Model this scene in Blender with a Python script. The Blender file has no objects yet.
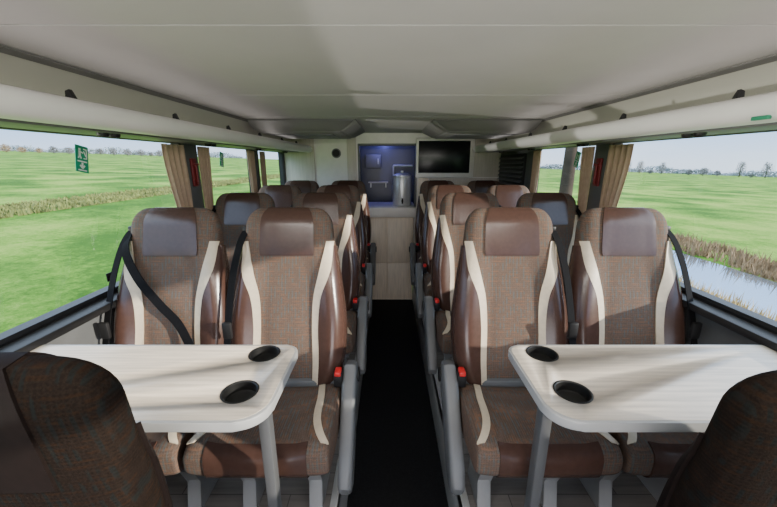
import bpy, bmesh, math, random
from mathutils import Vector, Matrix
random.seed(7)
C = bpy.context.scene.collection
PI = math.pi
R = math.radians

# ------------------------------------------------------------ materials
def newmat(name):
    m = bpy.data.materials.new(name); m.use_nodes = True
    nt = m.node_tree
    return m, nt, nt.nodes['Principled BSDF']

def mat(name, col, rough=0.6, metal=0.0, var=0.12, scale=14.0, bump=0.0, stretch=(1,1,1), spec=0.5):
    m, nt, b = newmat(name)
    tc = nt.nodes.new('ShaderNodeTexCoord')
    mp = nt.nodes.new('ShaderNodeMapping'); mp.inputs['Scale'].default_value = stretch
    no = nt.nodes.new('ShaderNodeTexNoise'); no.inputs['Scale'].default_value = scale; no.inputs['Detail'].default_value = 4
    rp = nt.nodes.new('ShaderNodeValToRGB')
    rp.color_ramp.elements[0].position = 0.3; rp.color_ramp.elements[1].position = 0.7
    rp.color_ramp.elements[0].color = tuple(c*(1-var) for c in col)+(1,)
    rp.color_ramp.elements[1].color = tuple(min(1, c*(1+var)) for c in col)+(1,)
    L = nt.links.new
    L(tc.outputs['Object'], mp.inputs['Vector']); L(mp.outputs['Vector'], no.inputs['Vector'])
    L(no.outputs['Fac'], rp.inputs['Fac']); L(rp.outputs['Color'], b.inputs['Base Color'])
    b.inputs['Roughness'].default_value = rough; b.inputs['Metallic'].default_value = metal
    b.inputs['Specular IOR Level'].default_value = spec
    if bump:
        bp = nt.nodes.new('ShaderNodeBump'); bp.inputs['Strength'].default_value = bump; bp.inputs['Distance'].default_value = 0.002
        L(no.outputs['Fac'], bp.inputs['Height']); L(bp.outputs['Normal'], b.inputs['Normal'])
    return m

def fabric_mat(name, k=1.0):
    """fine brown weave with broken rust and grey-teal lines"""
    m, nt, b = newmat(name); L = nt.links.new
    tc = nt.nodes.new('ShaderNodeTexCoord')
    def ramp(src, lo, hi):
        r = nt.nodes.new('ShaderNodeValToRGB'); r.color_ramp.elements[0].position = lo; r.color_ramp.elements[1].position = hi
        L(src, r.inputs['Fac']); return r.outputs['Color']
    def noise(sc, stretch, lo, hi):
        mp = nt.nodes.new('ShaderNodeMapping'); mp.inputs['Scale'].default_value = stretch
        n = nt.nodes.new('ShaderNodeTexNoise'); n.inputs['Scale'].default_value = sc; n.inputs['Detail'].default_value = 2
        L(tc.outputs['Object'], mp.inputs['Vector']); L(mp.outputs['Vector'], n.inputs['Vector'])
        return ramp(n.outputs['Fac'], lo, hi)
    def wave(d, sc):
        w = nt.nodes.new('ShaderNodeTexWave'); w.bands_direction = d; w.inputs['Scale'].default_value = sc
        w.inputs['Distortion'].default_value = 1.0
        L(tc.outputs['Object'], w.inputs['Vector']); return w.outputs['Fac']
    def math2(op, a, c):
        x = nt.nodes.new('ShaderNodeMath'); x.operation = op
        L(a, x.inputs[0])
        if isinstance(c, (int, float)): x.inputs[1].default_value = c
        else: L(c, x.inputs[1])
        return x.outputs[0]
    def mix(fac, a, bcol, amount):
        x = nt.nodes.new('ShaderNodeMix'); x.data_type = 'RGBA'
        L(math2('MULTIPLY', fac, amount), x.inputs[0])
        if isinstance(a, tuple): x.inputs[6].default_value = tuple(k*c for c in a)+(1,)
        else: L(a, x.inputs[6])
        x.inputs[7].default_value = tuple(k*c for c in bcol)+(1,)
        return x.outputs[2]
    grid = math2('MULTIPLY', wave('X', 40), wave('Z', 40))
    fine = noise(330, (1, 1, 1), .35, .65)
    c = mix(fine, (.094, .063, .049), (.140, .097, .075), 1)
    rows = ramp(wave('Z', 24), .5, .72)
    rows2 = ramp(wave('X', 22), .52, .74)
    c = mix(math2('MULTIPLY', noise(50, (.7, .8, 1.1), .46, .57), rows), c, (.215, .106, .058), .45)
    c = mix(math2('MULTIPLY', noise(44, (1, .8, .8), .47, .57), rows2), c, (.080, .114, .114), .56)
    c = mix(grid, c, (.046, .034, .029), .48)
    L(c, b.inputs['Base Color'])
    b.inputs['Roughness'].default_value = 0.9
    b.inputs['Specular IOR Level'].default_value = 0.2*min(1, k*2)
    bp = nt.nodes.new('ShaderNodeBump'); bp.inputs['Strength'].default_value = 0.2; bp.inputs['Distance'].default_value = 0.001
    L(fine, bp.inputs['Height']); L(bp.outputs['Normal'], b.inputs['Normal'])
    return m

def plank_mat(name, c1, c2, bw, bh, rot=0, rough=0.5):
    m, nt, b = newmat(name); L = nt.links.new
    tc = nt.nodes.new('ShaderNodeTexCoord'); mp = nt.nodes.new('ShaderNodeMapping')
    mp.inputs['Rotation'].default_value = (0, 0, rot)
    br = nt.nodes.new('ShaderNodeTexBrick'); br.inputs['Scale'].default_value = 1
    br.inputs['Brick Width'].default_value = bw; br.inputs['Row Height'].default_value = bh
    br.inputs['Mortar Size'].default_value = 0.002
    br.inputs['Color1'].default_value = c1+(1,); br.inputs['Color2'].default_value = c2+(1,)
    br.inputs['Mortar'].default_value = tuple(c*0.4 for c in c1)+(1,)
    L(tc.outputs['Object'], mp.inputs['Vector']); L(mp.outputs['Vector'], br.inputs['Vector'])
    mp2 = nt.nodes.new('ShaderNodeMapping'); mp2.inputs['Scale'].default_value = (4, 60, 4)
    no = nt.nodes.new('ShaderNodeTexNoise'); no.inputs['Scale'].default_value = 1; no.inputs['Detail'].default_value = 5
    L(mp.outputs['Vector'], mp2.inputs['Vector']); L(mp2.outputs['Vector'], no.inputs['Vector'])
    r = nt.nodes.new('ShaderNodeValToRGB'); r.color_ramp.elements[0].color = (0.55, 0.55, 0.55, 1); r.color_ramp.elements[1].color = (1.3, 1.3, 1.3, 1)
    L(no.outputs['Fac'], r.inputs['Fac'])
    mx = nt.nodes.new('ShaderNodeMix'); mx.data_type = 'RGBA'; mx.blend_type = 'MULTIPLY'; mx.inputs[0].default_value = 1
    L(br.outputs['Color'], mx.inputs[6]); L(r.outputs['Color'], mx.inputs[7])
    L(mx.outputs[2], b.inputs['Base Color']); b.inputs['Roughness'].default_value = rough
    return m

def glass_mat():
    m = bpy.data.materials.new('window_glass'); m.use_nodes = True
    nt = m.node_tree; nt.nodes.clear()
    o = nt.nodes.new('ShaderNodeOutputMaterial'); mix = nt.nodes.new('ShaderNodeMixShader')
    t = nt.nodes.new('ShaderNodeBsdfTransparent'); g = nt.nodes.new('ShaderNodeBsdfGlossy')
    t.inputs['Color'].default_value = (0.97, 0.985, 0.98, 1); g.inputs['Roughness'].default_value = 0.02
    mix.inputs[0].default_value = .04
    nt.links.new(t.outputs[0], mix.inputs[1]); nt.links.new(g.outputs[0], mix.inputs[2]); nt.links.new(mix.outputs[0], o.inputs['Surface'])
    return m

M = dict(
 fabric=fabric_mat('woven_fabric'),
 shadefabric=fabric_mat('shaded_woven_fabric', .12),  # same weave darkened: shade on the near seats is put into the colour
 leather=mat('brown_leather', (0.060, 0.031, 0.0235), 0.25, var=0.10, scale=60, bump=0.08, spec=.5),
 shadeleather=mat('shaded_brown_leather', (0.011, 0.007, 0.006), 0.7, var=0.12, scale=60, bump=0.1, spec=.10),  # seat leather darkened likewise, carrying the near seats' shade
 cream=mat('cream_leather', (0.56, 0.47, 0.35), 0.45, var=0.06, scale=60, bump=0.1),
 belt=mat('belt_webbing', (0.008, 0.008, 0.009), 0.9, var=0.2, scale=200, spec=.08),
 black=mat('black_plastic', (0.012, 0.012, 0.013), 0.5, var=0.1, spec=.3),
 matte=mat('black_cup', (0.008, 0.008, 0.008), 0.45, var=0.1, spec=.3),
 gloss=mat('black_gloss', (0.006, 0.007, 0.009), 0.25, var=0.1, spec=.3),
 grey=mat('grey_plastic', (0.12, 0.123, 0.127), 0.45, var=0.05),
 darkgrey=mat('dark_grey_metal', (0.075, 0.077, 0.08), 0.4, var=0.05),
 lgrey=mat('light_grey_metal', (0.30, 0.30, 0.30), 0.4, metal=0.3, var=0.05),
 red=mat('red_plastic', (0.60, 0.02, 0.02), 0.4, var=0.05),
 darkred=mat('dark_red_plastic', (0.17, 0.012, 0.015), 0.5, var=0.05),
 laminate=mat('pale_wood_laminate', (0.52, 0.455, 0.375), 0.28, var=0.20, scale=5, stretch=(1, 18, 1)),
 edge=mat('pale_edge_band', (0.33, 0.33, 0.325), 0.4, var=0.03),
 ceil=mat('ceiling_fabric', (0.53, 0.51, 0.497), 0.75, var=0.03, scale=4),
 seam=mat('seam_dark', (0.05, 0.05, 0.05), 0.8, var=0.05),
 seamgrey=mat('seam_grey', (0.16, 0.155, 0.15), 0.8, var=0.05),
 side=mat('side_panel', (0.47, 0.46, 0.41), 0.6, var=0.03, scale=4),
 rack=mat('rack_shell', (0.66, 0.65, 0.645), 0.28, var=0.03, scale=4),
 wallgrey=mat('wall_grey', (0.10, 0.103, 0.105), 0.6, var=0.1),
 gasket=mat('rubber_gasket', (0.012, 0.012, 0.013), 0.6, var=0.1),
 glass=glass_mat(),
 aisle=mat('aisle_rubber', (0.010, 0.010, 0.011), 0.8, var=0.35, scale=140, spec=.2),
 step=mat('step_trim', (0.46, 0.46, 0.45), 0.4, metal=0.2, var=0.05),
 floor=plank_mat('wood_floor', (0.14, 0.125, 0.115), (0.20, 0.18, 0.165), 0.9, 0.10),
 curtain=mat('curtain_cloth', (0.45, 0.32, 0.23), 0.85, var=0.08, scale=40),
 panel=mat('galley_panel', (0.82, 0.70, 0.56), 0.45, var=0.12, scale=5, stretch=(14, 1, 1)),
 white=mat('white_panel', (0.76, 0.73, 0.69), 0.5, var=0.03),
 beige=mat('beige_panel', (0.55, 0.50, 0.44), 0.5, var=0.08, scale=5, stretch=(14, 1, 1)),
 steel=mat('brushed_steel', (0.70, 0.71, 0.72), 0.35, metal=0.4, var=0.06, scale=30),
 galley=mat('galley_lining', (0.05, 0.055, 0.11), 0.35, var=0.08),
 signgreen=mat('sign_green', (0.0, 0.30, 0.17), 0.5, var=0.03),
 labelgreen=mat('label_green', (0.02, 0.20, 0.11), 0.5, var=0.03),
 signwhite=mat('sign_white', (0.80, 0.85, 0.82), 0.5, var=0.02),
 duct=mat('overhead_unit', (0.24, 0.235, 0.23), 0.6, var=0.04),
 bark=mat('bark', (0.045, 0.034, 0.026), 0.95, var=0.3, scale=3, spec=.1),
 leaf1=mat('winter_crown', (0.15, 0.15, 0.15), 0.95, var=0.25, scale=1),
 leaf2=mat('autumn_crown', (0.24, 0.175, 0.11), 0.95, var=0.25, scale=1),
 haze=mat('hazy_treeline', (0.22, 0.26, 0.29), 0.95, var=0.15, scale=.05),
 reed=mat('dry_reed', (0.22, 0.145, 0.075), 0.9, var=0.4, scale=2),
 grassblade=mat('yellowed_grass', (0.38, 0.28, 0.12), 0.9, var=0.35, scale=2),
 rough=mat('rough_grass', (0.13, 0.15, 0.04), 0.95, var=0.5, scale=.8),
)

# ------------------------------------------------------------ helpers
def link(name, bm, m, parent=None, smooth=True, angle=40):
    me = bpy.data.meshes.new(name)
    bmesh.ops.recalc_face_normals(bm, faces=bm.faces)
    bm.to_mesh(me); bm.free()
    me.materials.append(m)
    if smooth:
        for p in me.polygons: p.use_smooth = True
        me.set_sharp_from_angle(angle=R(angle))
    o = bpy.data.objects.new(name, me); C.objects.link(o)
    if parent: o.parent = parent
    return o

def thing(name, label, cat, loc=(0,0,0), rz=0, group=None):
    o = bpy.data.objects.new(name, None); C.objects.link(o)
    o.empty_display_size = 0.05
    o.location = loc; o.rotation_euler = (0, 0, rz)
    o['label'] = label; o['category'] = cat
    if group: o['group'] = group
    return o

def tag(o, label, cat, group=None, kind=None):
    o['label'] = label; o['category'] = cat
    if group: o['group'] = group
    if kind: o['kind'] = kind
    return o

def struct(name, bm, m, parent=None, **k):
    o = link(name, bm, m, parent, **k)
    o['kind'] = 'structure'
    return o

def dup(root, loc, rz=0, label=None):
    r = root.copy(); C.objects.link(r); r.location = loc; r.rotation_euler = (0, 0, rz)
    if label: r['label'] = label
    for ch in list(root.children):
        c = ch.copy(); C.objects.link(c); c.parent = r
        for g in list(ch.children):
            d = g.copy(); C.objects.link(d); d.parent = c
    return r

def box(bm, x0, x1, y0, y1, z0, z1, bev=0.0, seg=2):
    r = bmesh.ops.create_cube(bm, size=1)
    vs = r['verts']
    for v in vs:
        v.co = Vector((x0+(v.co.x+.5)*(x1-x0), y0+(v.co.y+.5)*(y1-y0), z0+(v.co.z+.5)*(z1-z0)))
    if bev:
        es = list({e for v in vs for e in v.link_edges})
        bmesh.ops.bevel(bm, geom=es, offset=bev, segments=seg, affect='EDGES', profile=0.5)

def prism(bm, poly, axis, a0, a1, bev=0.0, seg=2):
    def P(p, a):
        if axis == 'y': return (p[0], a, p[1])
        if axis == 'x': return (a, p[0], p[1])
        return (p[0], p[1], a)
    v0 = [bm.verts.new(P(p, a0)) for p in poly]; v1 = [bm.verts.new(P(p, a1)) for p in poly]
    n = len(poly)
    fs = [bm.faces.new(v0), bm.faces.new(v1[::-1])]
    for i in range(n): fs.append(bm.faces.new((v0[i], v0[(i+1) % n], v1[(i+1) % n], v1[i])))
    if bev:
        es = list({e for f in fs[:2] for e in f.edges})
        bmesh.ops.bevel(bm, geom=es, offset=bev, segments=seg, affect='EDGES', profile=0.5)

def cyl(bm, p0, p1, r0, r1=None, seg=20):
    p0, p1 = Vector(p0), Vector(p1); r1 = r0 if r1 is None else r1
    d = (p1-p0); q = d.to_track_quat('Z', 'Y').to_matrix().to_4x4()
    bmesh.ops.create_cone(bm, cap_ends=True, segments=seg, radius1=r0, radius2=r1, depth=d.length,
                          matrix=Matrix.Translation((p0+p1)/2) @ q)

def lathe(bm, prof, c, seg=28, loop=False):
    rings = []
    for r, z in prof:
        rings.append([bm.verts.new((c[0]+r*math.cos(2*PI*k/seg), c[1]+r*math.sin(2*PI*k/seg), c[2]+z)) for k in range(seg)])
    pairs = list(zip(rings, rings[1:]))
    if loop: pairs.append((rings[-1], rings[0]))
    for a, b in pairs:
        for k in range(seg): bm.faces.new((a[k], a[(k+1) % seg], b[(k+1) % seg], b[k]))
    if not loop:
        bm.faces.new(rings[0][::-1]); bm.faces.new(rings[-1])

def cut(o, cutter):
    m = o.modifiers.new('cut', 'BOOLEAN'); m.operation = 'DIFFERENCE'; m.object = cutter; m.solver = 'EXACT'
    bpy.context.view_layer.update()
    dg = bpy.context.evaluated_depsgraph_get()
    me = bpy.data.meshes.new_from_object(o.evaluated_get(dg))
    o.modifiers.clear(); o.data = me

def catmull(pts, n=8):
    pts = [Vector(p) for p in pts]; out = []
    P = [pts[0]*2-pts[1]]+pts+[pts[-1]*2-pts[-2]]
    for i in range(1, len(P)-2):
        a, b, c, d = P[i-1:i+3]
        for k in range(n):
            t = k/n
            out.append(0.5*((2*b)+(c-a)*t+(2*a-5*b+4*c-d)*t*t+(3*b-a-3*c+d)*t**3))
    out.append(pts[-1]); return out

def ribbon(bm, pts, wdir, width, th=0.003):
    pts = catmull(pts); rings = []
    wd0 = Vector(wdir).normalized()
    for i, p in enumerate(pts):
        t = (pts[min(i+1, len(pts)-1)]-pts[max(i-1, 0)]).normalized()
        w = (wd0 - t*wd0.dot(t)).normalized(); n = t.cross(w)
        rings.append([bm.verts.new(p+w*s*width/2+n*q*th/2) for s, q in ((-1,-1),(1,-1),(1,1),(-1,1))])
    for a, b in zip(rings, rings[1:]):
        for k in range(4): bm.faces.new((a[k], a[(k+1) % 4], b[(k+1) % 4], b[k]))
    bm.faces.new(rings[0][::-1]); bm.faces.new(rings[-1])

def interp(xs, ys, x):
    if x <= xs[0]: return ys[0]
    if x >= xs[-1]: return ys[-1]
    n = len(xs)
    def tan(i):
        if i == 0: return (ys[1]-ys[0])/(xs[1]-xs[0])
        if i == n-1: return (ys[-1]-ys[-2])/(xs[-1]-xs[-2])
        return (ys[i+1]-ys[i-1])/(xs[i+1]-xs[i-1])
    for i in range(n-1):
        if x <= xs[i+1]:
            h = xs[i+1]-xs[i]; t = (x-xs[i])/h
            return ((2*t**3-3*t*t+1)*ys[i]+(t**3-2*t*t+t)*h*tan(i)+(-2*t**3+3*t*t)*ys[i+1]+(t**3-t*t)*h*tan(i+1))
    return ys[-1]
def sst(a, b, x):
    t = max(0, min(1, (x-a)/(b-a))); return t*t*(3-2*t)
def spow(c, e): return math.copysign(abs(c)**e, c)

# ------------------------------------------------------------ the seat
EX = 0.6
class Back:
    L = 0.735
    W = [.196, .224, .231, .215, .193, .180, .174]
    RC = 0.075
    def __init__(s, y0=0.17, z0=0.425, tilt=13, W=None, RC=None):
        s.y0, s.z0, s.a = y0, z0, R(tilt)
        if W: s.W = W
        if RC: s.RC = RC
    def raw(s, t, phi):
        L = s.L; z = t*L
        w = interp([0, .15, .35, .55, .75, .9, 1], s.W, t)
        T = interp([0, .2, .6, 1], [.060, .058, .050, .046], t)
        r = s.RC
        if z > L-r:
            q = min(1, (z-(L-r))/r)
            w -= r*0.8*(1-math.sqrt(max(0, 1-q*q)))
            T *= max(0.22, math.sqrt(max(0, 1-(0.97*q)**2)))
        u, v = spow(math.cos(phi), EX), spow(math.sin(phi), EX)
        x, y = w*u, T*v
        if v < 0:
            b = interp([0, .1, .35, .6, .75, .9, 1], [.02, .044, .047, .033, .012, .007, .003], t)
            y -= b*sst(.34, .88, abs(u))*min(1, (-v)*1.3)
            y -= 0.014*math.sin(PI*min(1, t/.6))*(1-sst(.2, .7, abs(u)))
            y -= 0.002*sst(.70, .77, t)*(1-sst(.48, .66, abs(u)))*(1-sst(.93, 1, t))
        return Vector((x, y, z))
    def xf(s, p):
        ca, sa = math.cos(s.a), math.sin(s.a)
        return Vector((p.x, p.y*ca+p.z*sa+s.y0, -p.y*sa+p.z*ca+s.z0))
    def pt(s, t, phi, off=0):
        p = s.raw(t, phi)
        if off:
            e = 1e-3
            t0, t1 = max(0, t-e), min(1, t+e)
            n = (s.raw(t, phi+e)-s.raw(t, phi-e)).cross(s.raw(t1, phi)-s.raw(t0, phi))
            if n.length < 1e-12: n = Vector((0, 0, 1))
            n.normalize()
            if n.dot(p-Vector((0, 0, min(p.z, s.L-.05)))) < 0: n = -n
            p = p+n*off
        return s.xf(p)

def phif(u):
    return -math.acos(max(-1, min(1, spow(u, 1/EX))))

def patch(bm, G, nr, nc, off, pt, skirt=0.004):
    g = [[bm.verts.new(pt(*G(i/nr, j/nc), off)) for j in range(nc+1)] for i in range(nr+1)]
    for i in range(nr):
        for j in range(nc): bm.faces.new((g[i][j], g[i][j+1], g[i+1][j+1], g[i+1][j]))
    border = [(0, j) for j in range(nc)]+[(i, nc) for i in range(nr)]+[(nr, j) for j in range(nc, 0, -1)]+[(i, 0) for i in range(nr, 0, -1)]
    sk = [bm.verts.new(pt(*G(i/nr, j/nc), off-skirt)) for i, j in border]
    n = len(border)
    for k in range(n):
        a, b = border[k], border[(k+1) % n]
        try: bm.faces.new((g[a[0]][a[1]], g[b[0]][b[1]], sk[(k+1) % n], sk[k]))
        except ValueError: pass

ST = [.02, .18, .35, .50, .64, .81]
SI = [.52, .475, .455, .505, .655, .85]
SO = [.645, .60, .58, .66, .865, .985]
def si(t): return interp(ST, SI, t)
def so(t): return interp(ST, SO, t)

def seat_back(parent, B, near=False):
    F, Lm = (M['shadefabric'], M['shadeleather']) if near else (M['fabric'], M['leather'])
    bm = bmesh.new(); NP = 160; rows = []
    ts = [i/56*0.9 for i in range(57)]+[0.9+0.1*math.sin(k/8*PI/2) for k in range(1, 9)]
    for t in ts: rows.append([bm.verts.new(B.pt(t, 2*PI*k/NP)) for k in range(NP)])
    for a, b in zip(rows, rows[1:]):
        for k in range(NP): bm.faces.new((a[k], a[(k+1) % NP], b[(k+1) % NP], b[k]))
    bm.faces.new(rows[0][::-1]); bm.faces.new(rows[-1])
    link('backrest', bm, F, parent, angle=60)
    bm = bmesh.new()
    def G(a, b):
        u = (2*b-1)
        if a < .5:
            f = math.sin(a*2*PI/2)
            t = .73+(.997-.73)*f
            k = .575-.02*(1-sst(0, .10, f))+.035*f
            return t, phif(u*k)
        t = .997-(.997-.72)*(1-math.cos((a-.5)*2*PI/2))
        return t, -phif(u*.61)
    patch(bm, G, 48, 20, 0.005, B.pt, 0.0075)
    link('head_pad', bm, Lm, parent, angle=60)
    for s in (-1, 1):
        def mir(phi): return phi if s > 0 else -PI-phi
        bm = bmesh.new()
        def G1(a, b):
            t = .015+(.81-.015)*a
            return t, mir(phif(si(t)+(so(t)-si(t))*b))
        if not near:
            patch(bm, G1, 60, 10, 0.006, B.pt, 0.009)
            link('cream_stripe', bm, M['cream'], parent, angle=60)
        bm = bmesh.new()
        def G2(a, b):
            t = .012+(.785-.012)*a
            p0 = phif(min(.985, so(t)-.004))
            if near: p1 = max(p0+.02, -.30)
            else: p1 = math.acos(.8**(1/EX))*(1-.85*sst(.55, 1, a))
            return t, mir(p0+(p1-p0)*b)
        patch(bm, G2, 60, 22, 0.0066, B.pt, 0.0095)
        link('side_bolster', bm, Lm, parent, angle=60)

class Cushion:
    def __init__(s, mtx=None): s.m = mtx
    def raw(s, u, phi):
        k = max(0, 1-abs(u)**7)**(1/7)
        c, q = spow(math.cos(phi), .55), spow(math.sin(phi), .62)
        y = -.052+.2*c*(.93+.07*k); z = .395+.072*q*(.15+.85*k)
        z -= .07*(y+.05)
        if q > 0:
            z += .014*sst(.5, .85, abs(u))*k - .006*(1-abs(u))
        return Vector((u*.228, y, z))
    def pt(s, u, phi, off=0):
        p = s.raw(u, phi)
        if off:
            e = 1e-3
            n = (s.raw(u, phi+e)-s.raw(u, phi-e)).cross(s.raw(min(.999, u+e), phi)-s.raw(max(-.999, u-e), phi))
            n.normalize()
            if n.dot(p-Vector((p.x*.8, -.052, .395))) < 0: n = -n
            p = p+n*off
        return s.m @ p if s.m else p

def seat_cushion(parent, K):
    bm = bmesh.new(); NP = 60; rows = []
    us = [math.sin((i/36-.5)*PI) for i in range(37)]
    for u in us: rows.append([bm.verts.new(K.pt(u, 2*PI*(k+.5)/NP)) for k in range(NP)])
    for a, b in zip(rows, rows[1:]):
        for k in range(NP): bm.faces.new((a[k], a[(k+1) % NP], b[(k+1) % NP], b[k]))
    bm.faces.new(rows[0][::-1]); bm.faces.new(rows[-1])
    cu = link('seat_cushion', bm, M['fabric'], parent, angle=60)
    bm = bmesh.new()   # leather middle of the front roll, fabric at its two ends
    def GL(a, b): return .70*(2*a-1), PI*(.74+(1.45-.74)*b)
    patch(bm, GL, 28, 20, 0.005, K.pt, 0.007)
    link('front_facing', bm, M['leather'], cu, angle=60)
    for s in (-1, 1):
        bm = bmesh.new()
        def GS(a, b):
            phi = PI*(.2+.56*a)
            u0 = .58+.30*a**2.0
            return s*min(.975, u0+.11*b), phi
        patch(bm, GS, 24, 5, 0.005, K.pt, 0.008)
        link('cream_stripe', bm, M['cream'], cu, angle=60)
    return cu

def belt_parts(parent, s):
    bm = bmesh.new()
    ribbon(bm, [(s*.158, .335, 1.055), (s*.171, .300, 1.062), (s*.192, .245, 1.0), (s*.210, .178, .86), (s*.216, .10, .66), (s*.217, .045, .45)], (1, .3*s, 0), .032)
    b = link('seat_belt', bm, M['belt'], parent)
    bm = bmesh.new(); box(bm, s*.172-.021, s*.172+.021, .288, .310, 1.046, 1.072, .008)
    link('belt_guide', bm, M['black'], b)
    bm = bmesh.new(); box(bm, s*.213-.018, s*.213+.018, .092, .110, .66, .73, .007)
    link('belt_tongue', bm, M['black'], b)
    return b

def seat_frame(parent, aisle):
    bm = bmesh.new()
    box(bm, -.2, .2, -.16, .13, .285, .335, .012)
    box(bm, -.21, .21, .10, .16, .29, .47, .012)
    link('seat_frame', bm, M['grey'], parent)
    for x in (-.13, .13):
        bm = bmesh.new()
        prism(bm, [(-.12, .29), (.12, .29), (.075, .12), (.10, 0.0), (-.08, 0.0), (-.04, .12)], 'x', x-.026, x+.026, .006)
        link('leg', bm, M['lgrey'], parent)
    if aisle:
        s = aisle
        bm = bmesh.new()
        poly = [(.165, .525), (.10, .545), (.035, .49), (-.145, .285), (-.17, .225), (-.155, .185), (-.11, .165), (-.045, .195), (.155, .41)]
        x0, x1 = sorted((s*.234, s*.286))
        prism(bm, poly, 'x', x0, x1, .016, 3)
        link('armrest', bm, M['grey'], parent)
        bm = bmesh.new(); cyl(bm, (s*.21, .16, .46), (s*.292, .16, .46), .03)
        link('armrest_pivot', bm, M['black'], parent)
        bm = bmesh.new(); x0, x1 = sorted((s*.20, s*.235))
        box(bm, x0, x1, .05, .085, .475, .535, .006)
        bk = link('buckle', bm, M['black'], parent)
        bm = bmesh.new(); x0, x1 = sorted((s*.205, s*.230))
        box(bm, x0, x1, .045, .088, .525, .545, .005)
        link('release_button', bm, M['red'], bk)

def make_seat(label, aisle, belt):
    r = thing('passenger_seat', label, 'seat', group='coach seats in rows')
    seat_back(r, Back()); seat_cushion(r, Cushion()); seat_frame(r, aisle); belt_parts(r, belt)
    return r

Y0 = 1.10; PITCH = 0.71
XA, XW = 0.460, 0.937
rown = ['front row at the table', 'second row from the table', 'third row from the table', 'last row before the galley']
protos = {}
for side, sn in ((-1, 'left'), (1, 'right')):
    for pos in ('aisle', 'window'):
        for i in range(4):
            lab = f'brown coach seat {sn} of the aisle, {pos} side, {rown[i]}'
            x = side*(XA if pos == 'aisle' else XW)
            loc = (x, Y0+PITCH*i, 0)
            if i == 0:
                p = make_seat(lab, (-side if pos == 'aisle' else 0), side)
                p.location = loc; protos[(side, pos)] = p
            else:
                dup(protos[(side, pos)], loc, 0, lab)
bm = bmesh.new()
ribbon(bm, [(-.180, .285, 1.045), (-.160, .215, .985), (-.105, .180, .88), (-.02, .155, .78), (.065, .130, .69), (.165, .06, .53)], (.8, .1, .6), .036)
link('diagonal_belt', bm, M['belt'], protos[(-1, 'window')])

# two seats at the near side of the tables, seen from behind
for side in (-1, 1):
    dz = .008 if side < 0 else .030
    r = thing('passenger_seat', ('brown seat, coloured as in shade, seen from behind in the near left corner, cut by the frame' if side < 0 else
              'brown seat, coloured as in shade, seen from behind in the near right corner, cut by the frame'), 'seat', (-.685 if side < 0 else .708, .70, 0), PI, 'coach seats in rows')
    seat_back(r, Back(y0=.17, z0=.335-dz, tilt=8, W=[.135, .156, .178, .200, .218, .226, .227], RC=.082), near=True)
    Km = Matrix.Translation((0, .13, -.09)) @ Matrix.Diagonal((.9, .42, 1, 1)) @ Matrix.Translation((0, -.13, 0))
    seat_cushion(r, Cushion(Km))
    bm = bmesh.new(); box(bm, -.18, .18, .05, .2, .2, .25, .012); box(bm, -.13, .13, .14, .2, .2, .40, .012); link('seat_frame', bm, M['grey'], r)
    for x in (-.13, .13):
        bm = bmesh.new(); prism(bm, [(.06, .22), (.19, .22), (.17, .0), (.08, .0)], 'x', x-.02, x+.02, .006)
        link('leg', bm, M['lgrey'], r)

# ------------------------------------------------------------ tables
def rounded_rect(x0, x1, y0, y1, rr, n=8):
    pts = []
    for (cx, cy, a0), r in zip(((x0, y0, PI), (x1, y0, 1.5*PI), (x1, y1, 0), (x0, y1, .5*PI)), rr):
        sx = 1 if cx == x0 else -1; sy = 1 if cy == y0 else -1
        for k in range(n+1):
            a = a0+k/n*PI/2
            pts.append((cx+sx*r+r*math.cos(a), cy+sy*r+r*math.sin(a)))
    return pts
TZ = .77; TH = .160; CY = (-.062, .115)
for side in (-1, 1):
    sn = 'left' if side < 0 else 'right'
    t = thing('folding_table', f'pale wood-look table with two cup holders on the {sn} side of the aisle', 'table', (side*.35, .80, 0), 0, 'tables between facing seats')
    cx = side*.070
    bm = bmesh.new()
    for cy in CY: cyl(bm, (cx, cy, TZ-.06), (cx, cy, TZ+.03), .042, seg=48)
    cutter = link('cutter', bm, M['matte'], t)
    xa, xb = (-.838, .018) if side < 0 else (-.018, .838)
    rr = (.006, .07, .04, .006) if side < 0 else (.07, .006, .006, .04)
    bm = bmesh.new(); prism(bm, rounded_rect(xa, xb, -TH, TH, rr), 'z', TZ-.004, TZ)
    o = link('tabletop', bm, M['laminate'], t, angle=30); cut(o, cutter)
    bm = bmesh.new(); prism(bm, rounded_rect(xa-.006, xb+.007, -TH-.008, TH+.007, rr) if side < 0 else rounded_rect(xa-.007, xb+.006, -TH-.008, TH+.007, rr), 'z', TZ-.026, TZ-.001, .004, 3)
    o = link('edge_band', bm, M['edge'], t, angle=30); cut(o, cutter)
    me = cutter.data; bpy.data.objects.remove(cutter); bpy.data.meshes.remove(me)
    bm = bmesh.new(); x1 = side*.035
    box(bm, x1-.015, x1+.015, -.03, .008, 0, TZ-.026, .005)
    link('table_leg', bm, M['darkgrey'], t)
    bm = bmesh.new(); box(bm, min(side*.79, side*.838), max(side*.79, side*.838), -.13, .13, TZ-.09, TZ-.027, .006)
    link('wall_bracket', bm, M['grey'], t)
    for cy in CY:
        bm = bmesh.new()
        lathe(bm, [(.0415, .0003), (.0460, .0003), (.0460, .0008), (.0450, .0011), (.0420, .0010), (.040, -.001), (.0385, -.024), (.036, -.026), (.001, -.026), (.001, -.029), (.041, -.029), (.0415, -.01)], (cx, cy, TZ), 48, loop=True)
        link('cup_holder', bm, M['matte'], t)

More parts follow.
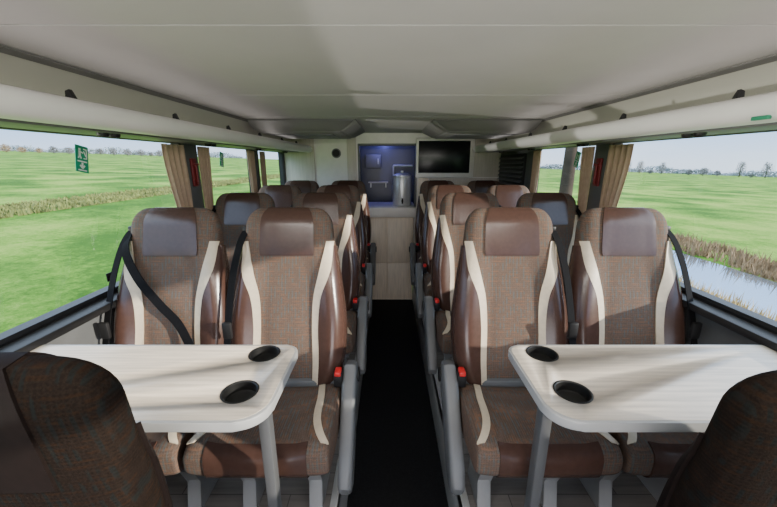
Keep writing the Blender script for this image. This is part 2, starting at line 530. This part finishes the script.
# ------------------------------------------------------------ bus shell
YF, YB = -2.2, 3.9
WX = 1.2; ZS, ZT, ZC = .80, 1.445, 1.63; AZ = -.31; AX = .25
bm = bmesh.new()
box(bm, -WX, -AX, YF, YB, -.06, 0); box(bm, AX, WX, YF, YB, -.06, 0)
struct('floor', bm, M['floor'], smooth=False)
bm = bmesh.new(); box(bm, -AX-.02, AX+.02, YF, YB+.9, AZ-.05, AZ)
struct('floor_aisle', bm, M['aisle'], smooth=False)
for i, s in enumerate((-1, 1)):
    bm = bmesh.new(); x0, x1 = sorted((s*AX, s*(AX+.03))); box(bm, x0, x1, YF, YB, AZ, .004, .003)
    struct(f'trim_{i+1}', bm, M['step'])
bm = bmesh.new(); ys = [YF, -.6, .88, 1.72, 2.5, YB+1.0]
for a, b in zip(ys, ys[1:]):
    prism(bm, [(-1.09, ZC), (1.09, ZC), (1.09, ZC+.03), (-1.09, ZC+.03)], 'y', a+.004, b-.004)
struct('ceiling', bm, M['ceil'], smooth=False)
bm = bmesh.new(); box(bm, -1.22, 1.22, YF, YB+1.0, ZC+.012, ZC+.06)
struct('ceiling_backing', bm, M['seam'], smooth=False)
bm = bmesh.new()
box(bm, -WX, WX, YF-.05, YF, AZ, .62); box(bm, -WX, WX, YF-.05, YF, 1.42, ZC+.03)
struct('wall_front', bm, M['wallgrey'], smooth=False)
ti = 3
for s, sn in ((-1, 'left'), (1, 'right')):
    bm = bmesh.new()
    def bx(x0, x1, *a, **k):
        x0, x1 = sorted((s*x0, s*x1)); box(bm, x0, x1, *a, **k)
    bx(WX, WX+.05, YF, YB+1, AZ, ZS)
    bx(WX-.035, WX+.01, YF, YB, .0, .60, bev=.01)
    struct(f'wall_{sn}', bm, M['wallgrey'])
    bm = bmesh.new()
    poly = [(s*(WX+.05), ZT), (s*WX, ZT), (s*1.19, 1.53), (s*1.15, 1.60), (s*1.075, ZC-.001), (s*1.075, ZC+.03), (s*(WX+.05), ZC+.03)]
    prism(bm, poly, 'y', YF, YB+1)
    struct(f'wall_{sn}_cove', bm, M['side'])
    bm = bmesh.new()
    bx(WX-.06, WX, YF, YB, ZS-.035, ZS-.005, bev=.006)
    struct(f'trim_{ti}', bm, M['gasket']); ti += 1
    bm = bmesh.new()
    poly = [(s*1.10, ZC+.001), (s*1.065, ZC-.003), (s*1.065, ZC-.006), (s*1.10, ZC-.013)]
    prism(bm, poly, 'y', YF, YB)
    struct(f'trim_{ti}', bm, M['seamgrey']); ti += 1
    wins = [(-2.2, -.72), (-.6, 1.98), (2.12, 3.0), (3.12, 3.86)]
    pillars = [(-.72, -.6), (1.98, 2.12), (3.0, 3.12), (3.86, YB)]
    if s > 0:   # the last bay on the right is closed by a panel that carries the grille
        wins = wins[:3]; pillars = pillars[:2]+[(3.0, YB)]
    for a, b in pillars:
        bm = bmesh.new(); bx(WX-.008, WX+.05, a, b, ZS-.01, ZT+.02, bev=.006)
        struct(f'trim_{ti}', bm, M['wallgrey']); ti += 1
    for k, (a, b) in enumerate(wins):
        bm = bmesh.new(); g = .018
        bx(WX, WX+.045, a, b, ZS-.005, ZS+g); bx(WX, WX+.045, a, b, ZT-g, ZT+.005)
        bx(WX, WX+.045, a, a+g, ZS+g, ZT-g); bx(WX, WX+.045, b-g, b, ZS+g, ZT-g)
        w = struct(f'window_{k+1 if s < 0 else k+5}', bm, M['gasket'], smooth=False)
        bm = bmesh.new(); x = s*(WX+.022)
        vs = [bm.verts.new(p) for p in ((x, a, ZS), (x, b, ZS), (x, b, ZT), (x, a, ZT))]; bm.faces.new(vs)
        link('pane', bm, M['glass'], w, smooth=False)

# luggage racks: a tubular front rail with the shelf behind it
RZ = 1.42
for s, sn in ((-1, 'left'), (1, 'right')):
    r = thing('luggage_rack', f'long pale grey overhead luggage rack above the {sn} windows', 'luggage rack', (s*.86, 0, RZ), 0, 'overhead luggage racks')
    bm = bmesh.new()
    poly = [(s*a, b) for a, b in ((.335, .018), (.09, .012), (.09, .030), (.335, .034))]
    prism(bm, poly, 'y', -2.1, 3.8)
    link('shelf', bm, M['rack'], r, angle=50)
    bm = bmesh.new()
    poly = []
    for k in range(32):
        a = 2*PI*k/32
        poly.append((s*(.045+.046*spow(math.cos(a), .95)), .040+.036*spow(math.sin(a), .95)))
    prism(bm, poly, 'y', -2.1, 3.8)
    link('front_rail', bm, M['rack'], r, angle=50)
    bm = bmesh.new()
    x0, x1 = sorted((s*.14, s*.30)); box(bm, x0, x1, -2.05, 3.78, .006, .016, .003)
    link('service_channel', bm, M['grey'], r)
    for y in (-.5, 1.02, 1.50, 1.98, 2.45, 2.95, 3.4):
        bm = bmesh.new()
        prism(bm, [(s*.046, .070), (s*.064, .068), (s*.076, .060), (s*.071, .098), (s*.060, .102)], 'y', y-.007, y+.007, .002)
        link('bracket', bm, M['black'], r)
    for yc in (1.24, 1.95, 2.65, 3.35):
        for dy, xx in ((0, .17), (.05, .17)):
            bm = bmesh.new(); lathe(bm, [(.001, -.014), (.012, -.013), (.017, -.008), (.019, .0), (.019, .002), (.001, .002)], (s*xx, yc+dy, .005), 16)
            link('reading_lamp', bm, M['black'], r)
bm = bmesh.new(); box(bm, .862, .872, .87, .91, 1.429, 1.438, .001)
tag(link('rack_sticker', bm, M['labelgreen']), 'small green sticker on the front lip of the right rack', 'sticker')

# overhead units near the back: low wide housings hanging below the ceiling
for s, sn in ((-1, 'left'), (1, 'right')):
    bm = bmesh.new()
    def q(x, y, z): return bm.verts.new((s*x, y, z))
    lo = [q(.40, 2.74, 1.548), (q(1.07, 2.74, 1.548)), q(1.07, 3.55, 1.548), q(.40, 3.55, 1.548)]
    hi = [q(.26, 2.60, ZC-.001), q(1.09, 2.60, ZC-.001), q(1.09, 3.66, ZC-.001), q(.26, 3.66, ZC-.001)]
    bm.faces.new(lo); bm.faces.new(hi[::-1])
    for k in range(4): bm.faces.new((lo[k], lo[(k+1) % 4], hi[(k+1) % 4], hi[k]))
    bmesh.ops.bevel(bm, geom=list(bm.edges), offset=.022, segments=5, affect='EDGES')
    r = thing('overhead_unit', f'tapered grey housing bulging from the rear ceiling, {sn} of the aisle', 'air duct', (0, 0, 0), 0, 'overhead units at the back')
    link('housing', bm, M['duct'], r, angle=60)
    bm = bmesh.new(); x0, x1 = sorted((s*.50, s*.98)); box(bm, x0, x1, 2.92, 3.42, 1.541, 1.550, .003)
    link('cover_plate', bm, M['grey'], r)

# curtains
def curtain(s, y0, y1, g0, g1, label):
    bm = bmesh.new(); NZ, NY = 28, 72; rows = []
    for i in range(NZ+1):
        f = i/NZ; z = 1.418-f*(1.418-.81)
        k = sst(0, .78, f)*(1-.35*sst(.80, 1, f))
        a = y0+(g0-y0)*k; b = y1+(g1-y1)*k
        rows.append([bm.verts.new((s*(1.180+.009*math.sin(j/NY*2*PI*4.5+.6*math.sin(f*4)+.8*math.sin(j/NY*5))), a+(b-a)*(j/NY+.02*math.sin(j/NY*2*PI*4.5)), z)) for j in range(NY+1)])
    for a, b in zip(rows, rows[1:]):
        for j in range(NY): bm.faces.new((a[j], a[j+1], b[j+1], b[j]))
    r = thing('curtain', label, 'curtain', (0, 0, 0), 0, 'window curtains')
    o = link('cloth', bm, M['curtain'], r, angle=80)
    m = o.modifiers.new('th', 'SOLIDIFY'); m.thickness = .002
    bm = bmesh.new(); x0, x1 = sorted((s*1.169, s*1.191)); box(bm, x0, x1, g0-.004, g1+.004, .93, .955, .005)
    link('tieback', bm, M['leather'], r)
for s, sn in ((-1, 'left'), (1, 'right')):
    curtain(s, 1.78, 1.985, 1.85, 1.985, f'brown gathered curtain at the far edge of the large {sn} window')
    curtain(s, 2.115, 2.25, 2.115, 2.205, f'narrow brown curtain just beyond the first {sn} pillar')
    curtain(s, 2.85, 2.99, 2.88, 2.99, f'brown curtain at the far edge of the second {sn} window')
    if s < 0: curtain(s, 3.13, 3.24, 3.13, 3.22, f'narrow brown curtain just beyond the second {sn} pillar')
    r = thing('emergency_hammer', f'dark red emergency hammer on the {sn} window pillar between curtains', 'hammer', (s*1.190, 2.05, 1.27), 0, 'emergency hammers')
    bm = bmesh.new(); x0, x1 = sorted((0, -s*.014)); box(bm, x0, x1, -.025, .025, -.08, .08, .005)
    link('holder', bm, M['darkred'], r)
    bm = bmesh.new(); cyl(bm, (-s*.021, 0, -.065), (-s*.021, 0, .04), .006); cyl(bm, (-s*.021, -.022, .045), (-s*.021, .022, .045), .008)
    link('hammer', bm, M['darkred'], r)

# stickers on the windows
def exit_sign(s, y, z, label):
    r = thing('exit_sticker', label, 'sign', (s*(WX+.018), y, z), 0 if s < 0 else PI, 'green exit stickers')
    r.rotation_euler.x = R(-12)
    bm = bmesh.new(); box(bm, -.001, .001, -.027, .027, -.050, .050)
    link('sticker', bm, M['signgreen'], r, smooth=False)
    bm = bmesh.new()
    def limb(p0, p1, w):
        a, b = Vector(p0), Vector(p1); d = (b-a).normalized(); n = Vector((-d.y, d.x))*w/2
        prism(bm, [tuple(a+n), tuple(b+n), tuple(b-n), tuple(a-n)], 'x', .001, .002)
    def p(y0, y1, z0, z1): box(bm, .001, .002, y0, y1, z0, z1)
    # upper pictogram: figure beside a broken window; lower: arrow and short line
    p(-.014, -.006, .031, .039); limb((-.010, .030), (-.010, .012), .009); limb((-.011, .013), (-.016, .001), .005); limb((-.009, .013), (-.004, .001), .005)
    limb((-.008, .027), (.004, .023), .005)
    limb((.006, .038), (.020, .038), .004); limb((.006, .003), (.020, .003), .004); limb((.019, .003), (.019, .038), .004); limb((.007, .031), (.016, .012), .004)
    p(-.020, .020, -.012, -.007); limb((.0, -.014), (.0, -.031), .007); limb((-.010, -.024), (.0, -.035), .006); limb((.010, -.024), (.0, -.035), .006)
    p(-.018, .018, -.045, -.040)
    link('pictogram', bm, M['signwhite'], r, smooth=False)
exit_sign(-1, 1.35, 1.34, 'green emergency exit sticker on the large left window')
exit_sign(-1, 2.48, 1.345, 'green emergency exit sticker on the second left window')
exit_sign(1, 2.36, 1.345, 'green emergency exit sticker on the second right window')
bm = bmesh.new(); box(bm, -WX-.019, -WX-.017, 1.34, 1.375, .845, .88)
tag(link('glass_mark', bm, M['black'], smooth=False), 'small dark mark low on the large left window', 'sticker')

# ------------------------------------------------------------ back wall and galley
OX0, OX1, OZ0, OZ1 = -.36, .25, .83, 1.50
bm = bmesh.new()
box(bm, -WX, OX0, YB, YB+.05, AZ, ZC+.02); box(bm, OX1, WX, YB, YB+.05, AZ, ZC+.02)
box(bm, OX0, OX1, YB, YB+.05, OZ1, ZC+.02)
struct('wall_back', bm, M['white'], smooth=False)
bm = bmesh.new(); g = .022
box(bm, OX0-g, OX0, YB-.012, YB+.06, OZ0, OZ1+g, .004); box(bm, OX1, OX1+g, YB-.012, YB+.06, OZ0, OZ1+g, .004)
box(bm, OX0, OX1, YB-.012, YB+.06, OZ1, OZ1+g, .004)
struct('trim_20', bm, M['grey'])
bm = bmesh.new(); box(bm, -.50, -.40, YB-.02, YB, AZ, ZC, .005)
struct('trim_21', bm, M['beige'])
bm = bmesh.new(); box(bm, .29, .40, YB-.02, YB, AZ, 1.155, .005)
struct('trim_22', bm, M['panel'])
bm = bmesh.new(); box(bm, .41, 1.19, YB-.015, YB, AZ, 1.155, .004); box(bm, .90, 1.19, YB-.015, YB, 1.165, 1.60, .004)
box(bm, -1.19, -.86, YB-.015, YB, AZ, 1.60, .004)
struct('trim_23', bm, M['beige'])
bm = bmesh.new()
box(bm, -.8, .7, YB+.75, YB+.80, AZ, ZC); box(bm, -.85, -.8, YB+.05, YB+.8, AZ, ZC); box(bm, .7, .75, YB+.05, YB+.8, AZ, ZC)
struct('wall_galley', bm, M['galley'], smooth=False)
cab = thing('galley_cabinet', 'pale wood cabinet under the galley opening at the end of the aisle', 'cabinet', (0, YB, AZ))
bm = bmesh.new(); box(bm, OX0+.005, OX1-.005, .0, .5, 0.001, 1.02); link('body', bm, M['panel'], cab, smooth=False)
for x0, x1 in ((OX0+.012, -.06), (-.055, OX1-.012)):
    bm = bmesh.new(); box(bm, x0, x1, -.014, .0, .48, 1.01, .003); link('door', bm, M['panel'], cab)
    bm = bmesh.new(); box(bm, x0, x1, -.014, .0, .03, .474, .003); link('lower_door', bm, M['panel'], cab)
bm = bmesh.new(); box(bm, OX0-.02, OX1+.02, YB-.05, YB+.52, .715, .83, .012)
tag(link('galley_counter', bm, M['white']), 'thick white counter in the blue lit galley opening', 'counter')
CT = .8305
u = thing('coffee_boiler', 'round steel coffee boiler on the white galley counter', 'coffee machine', (.115, YB+.20, CT))
bm = bmesh.new(); lathe(bm, [(.108, 0), (.112, .01), (.112, .32), (.108, .33)], (0, 0, 0)); link('tank', bm, M['steel'], u)
bm = bmesh.new(); lathe(bm, [(.111, .331), (.111, .347), (.06, .37), (.016, .375), (.016, .399), (.001, .401)], (0, 0, 0)); link('lid', bm, M['steel'], u)
bm = bmesh.new(); cyl(bm, (0, -.105, .06), (0, -.15, .06), .012); cyl(bm, (0, -.145, .03), (0, -.145, .09), .009); link('tap', bm, M['black'], u)
k = thing('galley_locker', 'small wall locker at the back of the galley', 'locker', (-.24, YB+.60, 1.25))
bm = bmesh.new(); box(bm, -.10, .10, 0, .13, 0, .17, .008); link('body', bm, M['duct'], k)
bm = bmesh.new(); box(bm, -.094, .094, -.012, 0, .006, .164, .004); d = link('door', bm, M['duct'], k)
bm = bmesh.new(); box(bm, .055, .07, -.025, -.012, .05, .12, .004); link('handle', bm, M['steel'], d)
k = thing('wall_shelf', 'narrow pale shelf below the locker at the back of the galley', 'shelf', (-.18, YB+.64, 1.06))
bm = bmesh.new(); box(bm, -.13, .13, 0, .11, 0, .018, .004); link('board', bm, M['white'], k)
for xx in (-.1, .1):
    bm = bmesh.new(); box(bm, xx-.008, xx+.008, .02, .11, -.06, 0, .002); link('support', bm, M['steel'], k)
k = thing('wall_pipe', 'bent steel pipe rising up the galley wall behind the boiler', 'pipe', (.02, YB+.72, CT))
bm = bmesh.new(); cyl(bm, (0, 0, 0), (0, 0, .45), .014); cyl(bm, (0, 0, .45), (.25, 0, .45), .014); link('tube', bm, M['steel'], k)
bm = bmesh.new(); cyl(bm, (0, 0, .2), (0, 0, .23), .022); link('collar', bm, M['grey'], k)

tv = thing('television', 'black flat television with pale frame high on the back wall', 'television', (.565, YB-.07, 1.37))
bm = bmesh.new(); box(bm, -.312, .295, -.008, .045, -.208, .202, .008); link('casing', bm, M['white'], tv)
bm = bmesh.new(); box(bm, -.285, .270, -.012, -.006, -.158, .176, .002); link('screen', bm, M['gloss'], tv)
bm = bmesh.new(); box(bm, -.1, .1, .045, .07, -.1, .1, .004); link('wall_mount', bm, M['black'], tv)
sp = thing('wall_speaker', 'round black speaker on the white back wall, left of the opening', 'speaker', (-.62, YB-.02, 1.42))
bm = bmesh.new()
cyl(bm, (0, .02, 0), (0, 0, 0), .052, .048, 28); link('ring', bm, M['grey'], sp)
bm = bmesh.new(); cyl(bm, (0, .005, 0), (0, -.008, 0), .042, .036, 28); link('grille', bm, M['black'], sp)
v = thing('ventilation_grille', 'dark louvred grille on the right wall beside the television', 'vent', (1.172, 3.50, 1.2))
bm = bmesh.new(); box(bm, 0, .02, -.34, .34, -.2, .2, .004); link('backing', bm, M['black'], v)
for i in range(9):
    bm = bmesh.new(); z = -.17+i*.042
    prism(bm, [(0, z), (-.018, z-.012), (-.018, z-.006), (0, z+.008)], 'y', -.33, .33); link('slat', bm, M['grey'], v)

# ------------------------------------------------------------ outside
TL = math.tan(R(1.9)); GZ = -2.25
def gz(x, off=0.0): return GZ-x*TL+off
def ground_mat():
    m, nt, b = newmat('meadow'); L = nt.links.new
    tc = nt.nodes.new('ShaderNodeTexCoord')
    n1 = nt.nodes.new('ShaderNodeTexNoise'); n1.inputs['Scale'].default_value = .15; n1.inputs['Detail'].default_value = 6
    n2 = nt.nodes.new('ShaderNodeTexNoise'); n2.inputs['Scale'].default_value = 2.6; n2.inputs['Detail'].default_value = 10; n2.inputs['Roughness'].default_value = .95
    L(tc.outputs['Object'], n1.inputs['Vector']); L(tc.outputs['Object'], n2.inputs['Vector'])
    mx = nt.nodes.new('ShaderNodeMath'); mx.operation = 'ADD'; L(n1.outputs['Fac'], mx.inputs[0]); L(n2.outputs['Fac'], mx.inputs[1])
    h = nt.nodes.new('ShaderNodeMath'); h.operation = 'MULTIPLY'; h.inputs[1].default_value = .5; L(mx.outputs[0], h.inputs[0])
    r = nt.nodes.new('ShaderNodeValToRGB'); cr = r.color_ramp
    cr.elements[0].position = .44; cr.elements[0].color = (.032, .088, .010, 1)
    cr.elements[1].position = .56; cr.elements[1].color = (.175, .245, .045, 1)
    e = cr.elements.new(.5); e.color = (.085, .178, .020, 1)
    L(h.outputs[0], r.inputs['Fac']); L(r.outputs['Color'], b.inputs['Base Color']); b.inputs['Roughness'].default_value = .95
    b.inputs['Specular IOR Level'].default_value = 0.05
    return m
def strip(name, x0, x1, y0, y1, off, m, wob=0, n=60):
    bm = bmesh.new(); rows = []
    for i in range(n+1):
        y = y0+(y1-y0)*i/n
        a = x0+wob*math.sin(y*.5)+wob*.6*math.sin(y*1.3+1); b = x1+wob*math.sin(y*.45+2)
        rows.append((bm.verts.new((a, y, gz(a, off))), bm.verts.new((b, y, gz(b, off)))))
    for p, q2 in zip(rows, rows[1:]): bm.faces.new((p[0], p[1], q2[1], q2[0]))
    return link(name, bm, m, smooth=False)
bm = bmesh.new()
X = 900
vs = [bm.verts.new((x, y, gz(x))) for x, y in ((-X, -300), (X, -300), (X, 900), (-X, 900))]; bm.faces.new(vs)
struct('ground', bm, ground_mat(), smooth=False)
m, nt, b = newmat('ditch_water')
b.inputs['Base Color'].default_value = (.36, .41, .47, 1); b.inputs['Roughness'].default_value = .06; b.inputs['Metallic'].default_value = .8
no = nt.nodes.new('ShaderNodeTexNoise'); no.inputs['Scale'].default_value = 1.2
bp = nt.nodes.new('ShaderNodeBump'); bp.inputs['Strength'].default_value = .03
nt.links.new(no.outputs['Fac'], bp.inputs['Height']); nt.links.new(bp.outputs['Normal'], b.inputs['Normal'])
M['water'] = m
tag(strip('ditch_water', 9.6, 13.2, -20, 20, .02, M['water'], .12), 'ditch of still water outside the right windows reflecting the sky', 'water')
def blades(name, xr, yr, n, hh, m, label, w=.03, clump=0, sx=.3, sy=.45, cat='reeds'):
    bm = bmesh.new()
    cen = [(random.uniform(*xr), random.uniform(*yr), random.uniform(.5, 1.3)) for _ in range(clump)] if clump else None
    for _ in range(n):
        if cen:
            cx, cy, sc = random.choice(cen); x = min(xr[1], max(xr[0], random.gauss(cx, sx))); y = random.gauss(cy, sy)
        else: x = random.uniform(*xr); y = random.uniform(*yr); sc = 1
        h = hh*sc*random.uniform(.4, 1.15); a = random.uniform(0, PI)
        dx, dy = math.cos(a)*w, math.sin(a)*w; lx, ly = random.uniform(-.35, .35)*h, random.uniform(-.35, .35)*h
        z = gz(x)
        bm.faces.new([bm.verts.new(p) for p in ((x-dx, y-dy, z), (x+dx, y+dy, z), (x+lx, y+ly, z+h))])
    o = link(name, bm, m, smooth=False); tag(o, label, cat, kind='stuff')
blades('reeds', (13.4, 15.8), (-4, 26), 13000, .55, M['reed'], 'dry brown reeds along the far bank of the ditch', .04, clump=140)
blades('bank_grass', (6.5, 9.4), (-2, 18), 18000, .42, M['grassblade'], 'yellowed grass along the near bank of the ditch', .024, clump=240, cat='grass')
blades('rough_grass', (-24.5, -20.5), (-5, 75), 16000, .26, M['rough'], 'band of rough olive grass across the field outside the left windows', .10, clump=260, sx=.7, sy=1.2, cat='grass')

def tree(x, y, h, w, m, label, n=520, s0=.9, tr=.03, grp='far trees on the horizon'):
    z = gz(x); r = thing('tree', label, 'tree', (x, y, z), random.uniform(0, 6), grp)
    bm = bmesh.new(); cyl(bm, (0, 0, -.2), (0, 0, h*.7), h*tr, h*tr*.5, 12)
    for k in range(9):
        a = random.uniform(0, 6.28); z0 = h*random.uniform(.42, .68)
        cyl(bm, (0, 0, z0), (math.cos(a)*w*.3, math.sin(a)*w*.3, z0+h*.3), h*.012, h*.003, 5)
    link('trunk', bm, M['bark'], r)
    if not n: return
    bm = bmesh.new()
    ph = random.uniform(0, 6)
    for k in range(n):
        while True:
            p = Vector((random.uniform(-1, 1), random.uniform(-1, 1), random.uniform(-1, 1)))
            if p.length < 1: break
        lump = 1+.15*math.sin(5*math.atan2(p.y, p.x)+3*p.z+ph)
        c = Vector((p.x*w*.47*lump, p.y*w*.47*lump, h*(.52+.48*p.z)))
        s = s0*random.uniform(.5, 1.2)
        bm.faces.new([bm.verts.new(c+Vector((random.uniform(-s, s), random.uniform(-s, s), random.uniform(-s, s)))) for _ in range(3)])
    link('crown', bm, m, r, smooth=False)
def tree_row(x0, y0, x1, y1, sn, tall, brown, add, gap):
    L_ = math.hypot(x1-x0, y1-y0); d = 0
    while d < L_:
        w = random.uniform(5, 13); f = (d+w/2)/L_
        h = random.uniform(.55, .85)*w+(random.uniform(*add) if tall(f) and random.random() < .5 else 0)
        off = random.uniform(-15, 25)*(1 if random.random() < .4 else 0)
        tree(x0+(x1-x0)*f+off*.6*(1 if x0 > 0 else -1), y0+(y1-y0)*f+off*.8, h, w*.76, M['leaf2' if brown(f) else 'leaf1'], f'small distant bare tree on the horizon beyond the {sn} field', n=int(60*w), s0=.7)
        d += w*1.06+1+(random.uniform(3, 18) if random.random() < gap else 0)
tree_row(-440, 300, -280, 470, 'left', lambda f: f < .35, lambda f: f < .45, (4, 9), .12)
tree_row(455, 330, 290, 470, 'right', lambda f: .25 < f < .97, lambda f: False, (5, 11), .2)
tree(5.05, 9.9, 9.0, 4.5, M['leaf2'], 'thick bare tree trunk close outside the second right window', n=0, tr=.026, grp='tree beside the road')
for sgn, sn in ((-1, 'left'), (1, 'right')):
    bm = bmesh.new()
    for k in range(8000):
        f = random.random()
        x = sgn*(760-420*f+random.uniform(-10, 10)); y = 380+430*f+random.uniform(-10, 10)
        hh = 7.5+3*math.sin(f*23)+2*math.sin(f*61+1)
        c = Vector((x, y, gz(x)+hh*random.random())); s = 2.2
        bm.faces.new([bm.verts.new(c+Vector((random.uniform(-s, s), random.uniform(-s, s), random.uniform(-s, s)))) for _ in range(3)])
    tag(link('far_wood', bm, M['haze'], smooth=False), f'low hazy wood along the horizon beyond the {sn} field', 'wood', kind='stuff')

# ------------------------------------------------------------ light, world, camera
w = bpy.data.worlds.new('sky'); bpy.context.scene.world = w; w.use_nodes = True
nt = w.node_tree; bg = nt.nodes['Background']; L = nt.links.new
tc = nt.nodes.new('ShaderNodeTexCoord'); sep = nt.nodes.new('ShaderNodeSeparateXYZ'); L(tc.outputs['Generated'], sep.inputs[0])
rp = nt.nodes.new('ShaderNodeValToRGB'); cr = rp.color_ramp
cr.elements[0].position = 0.0; cr.elements[0].color = (.58, .70, .86, 1)
cr.elements[1].position = .6; cr.elements[1].color = (.66, .80, 1.0, 1)
e = cr.elements.new(.10); e.color = (.29, .53, .92, 1)
L(sep.outputs['Z'], rp.inputs['Fac'])
no = nt.nodes.new('ShaderNodeTexNoise'); no.inputs['Scale'].default_value = 2.2; no.inputs['Detail'].default_value = 6
mp = nt.nodes.new('ShaderNodeMapping'); mp.inputs['Scale'].default_value = (1, 1, 6)
L(tc.outputs['Generated'], mp.inputs['Vector']); L(mp.outputs['Vector'], no.inputs['Vector'])
r2 = nt.nodes.new('ShaderNodeValToRGB'); r2.color_ramp.elements[0].position = .5; r2.color_ramp.elements[1].position = .85
L(no.outputs['Fac'], r2.inputs['Fac'])
mx = nt.nodes.new('ShaderNodeMix'); mx.data_type = 'RGBA'
L(r2.outputs['Color'], mx.inputs[0]); L(rp.outputs['Color'], mx.inputs[6]); mx.inputs[7].default_value = (.80, .85, .9, 1)
L(mx.outputs[2], bg.inputs['Color'])
mr = nt.nodes.new('ShaderNodeMapRange')   # the high sky is brighter than the horizon haze
mr.inputs['From Min'].default_value = .12; mr.inputs['From Max'].default_value = .45
mr.inputs['To Min'].default_value = 2.5; mr.inputs['To Max'].default_value = 5.6
L(sep.outputs['Z'], mr.inputs['Value']); L(mr.outputs[0], bg.inputs['Strength'])

def lamp(name, typ, loc, rot, energy, col=(1, 1, 1), **k):
    d = bpy.data.lights.new(name, typ); d.energy = energy; d.color = col
    for a, b in k.items(): setattr(d, a, b)
    o = bpy.data.objects.new(name, d); C.objects.link(o); o.location = loc; o.rotation_euler = rot
    return o
# low winter sun from the right, slightly behind the camera
s_ = lamp('sun', 'SUN', (20, -8, 12), (0, 0, 0), 9.5, (1, .92, .80), angle=R(1))
E_, A_ = R(14), R(66)
s_.rotation_euler = Vector((-math.sin(A_)*math.cos(E_), math.cos(A_)*math.cos(E_), -math.sin(E_))).to_track_quat('-Z', 'Y').to_euler()
lamp('seat_fill', 'AREA', (0, .05, 1.60), (R(52), 0, 0), 23, (1, .95, .89), shape='RECTANGLE', size=1.9, size_y=.18)  # unseen fill added overhead to brighten seat fronts and tables
lamp('ceiling_fill', 'AREA', (0, -1.6, .55), (R(128), 0, 0), 38, (1, .94, .92), shape='RECTANGLE', size=1.8, size_y=.8)  # fill added behind the camera, aimed up to brighten the ceiling
# spot added outside the left windows to lay soft streaks on the ceiling
g = lamp('streak_fill', 'SPOT', (-10.6, -1.4, -1.5), (0, 0, 0), 3200, (1, .95, .88), spot_size=R(26), spot_blend=.8, shadow_soft_size=.12)
g.rotation_euler = (Vector((0, 1.2, 1.55))-Vector(g.location)).to_track_quat('-Z', 'Y').to_euler()
for s, sn in ((-1, 'left'), (1, 'right')):
    lamp(f'rack_fill_{sn}', 'AREA', (s*.97, .85, 1.468), (R(180), R(-55*s), 0), 2, (1, .93, .89), shape='RECTANGLE', size=.06, size_y=5.6)  # hidden fill added above each rack to lift cove and ceiling
lamp('galley_light', 'POINT', (-.1, YB+.5, 1.55), (0, 0, 0), 2.6, (.24, .26, 1), shadow_soft_size=.05)

cam = bpy.data.cameras.new('camera'); co = bpy.data.objects.new('camera', cam); C.objects.link(co)
cam.sensor_width = 36; cam.lens = 340/777*36; cam.clip_end = 3000; cam.clip_start = .02
co.location = (-.045, 0, 1.33); co.rotation_euler = (R(90-15.1), 0, 0)
bpy.context.scene.camera = co
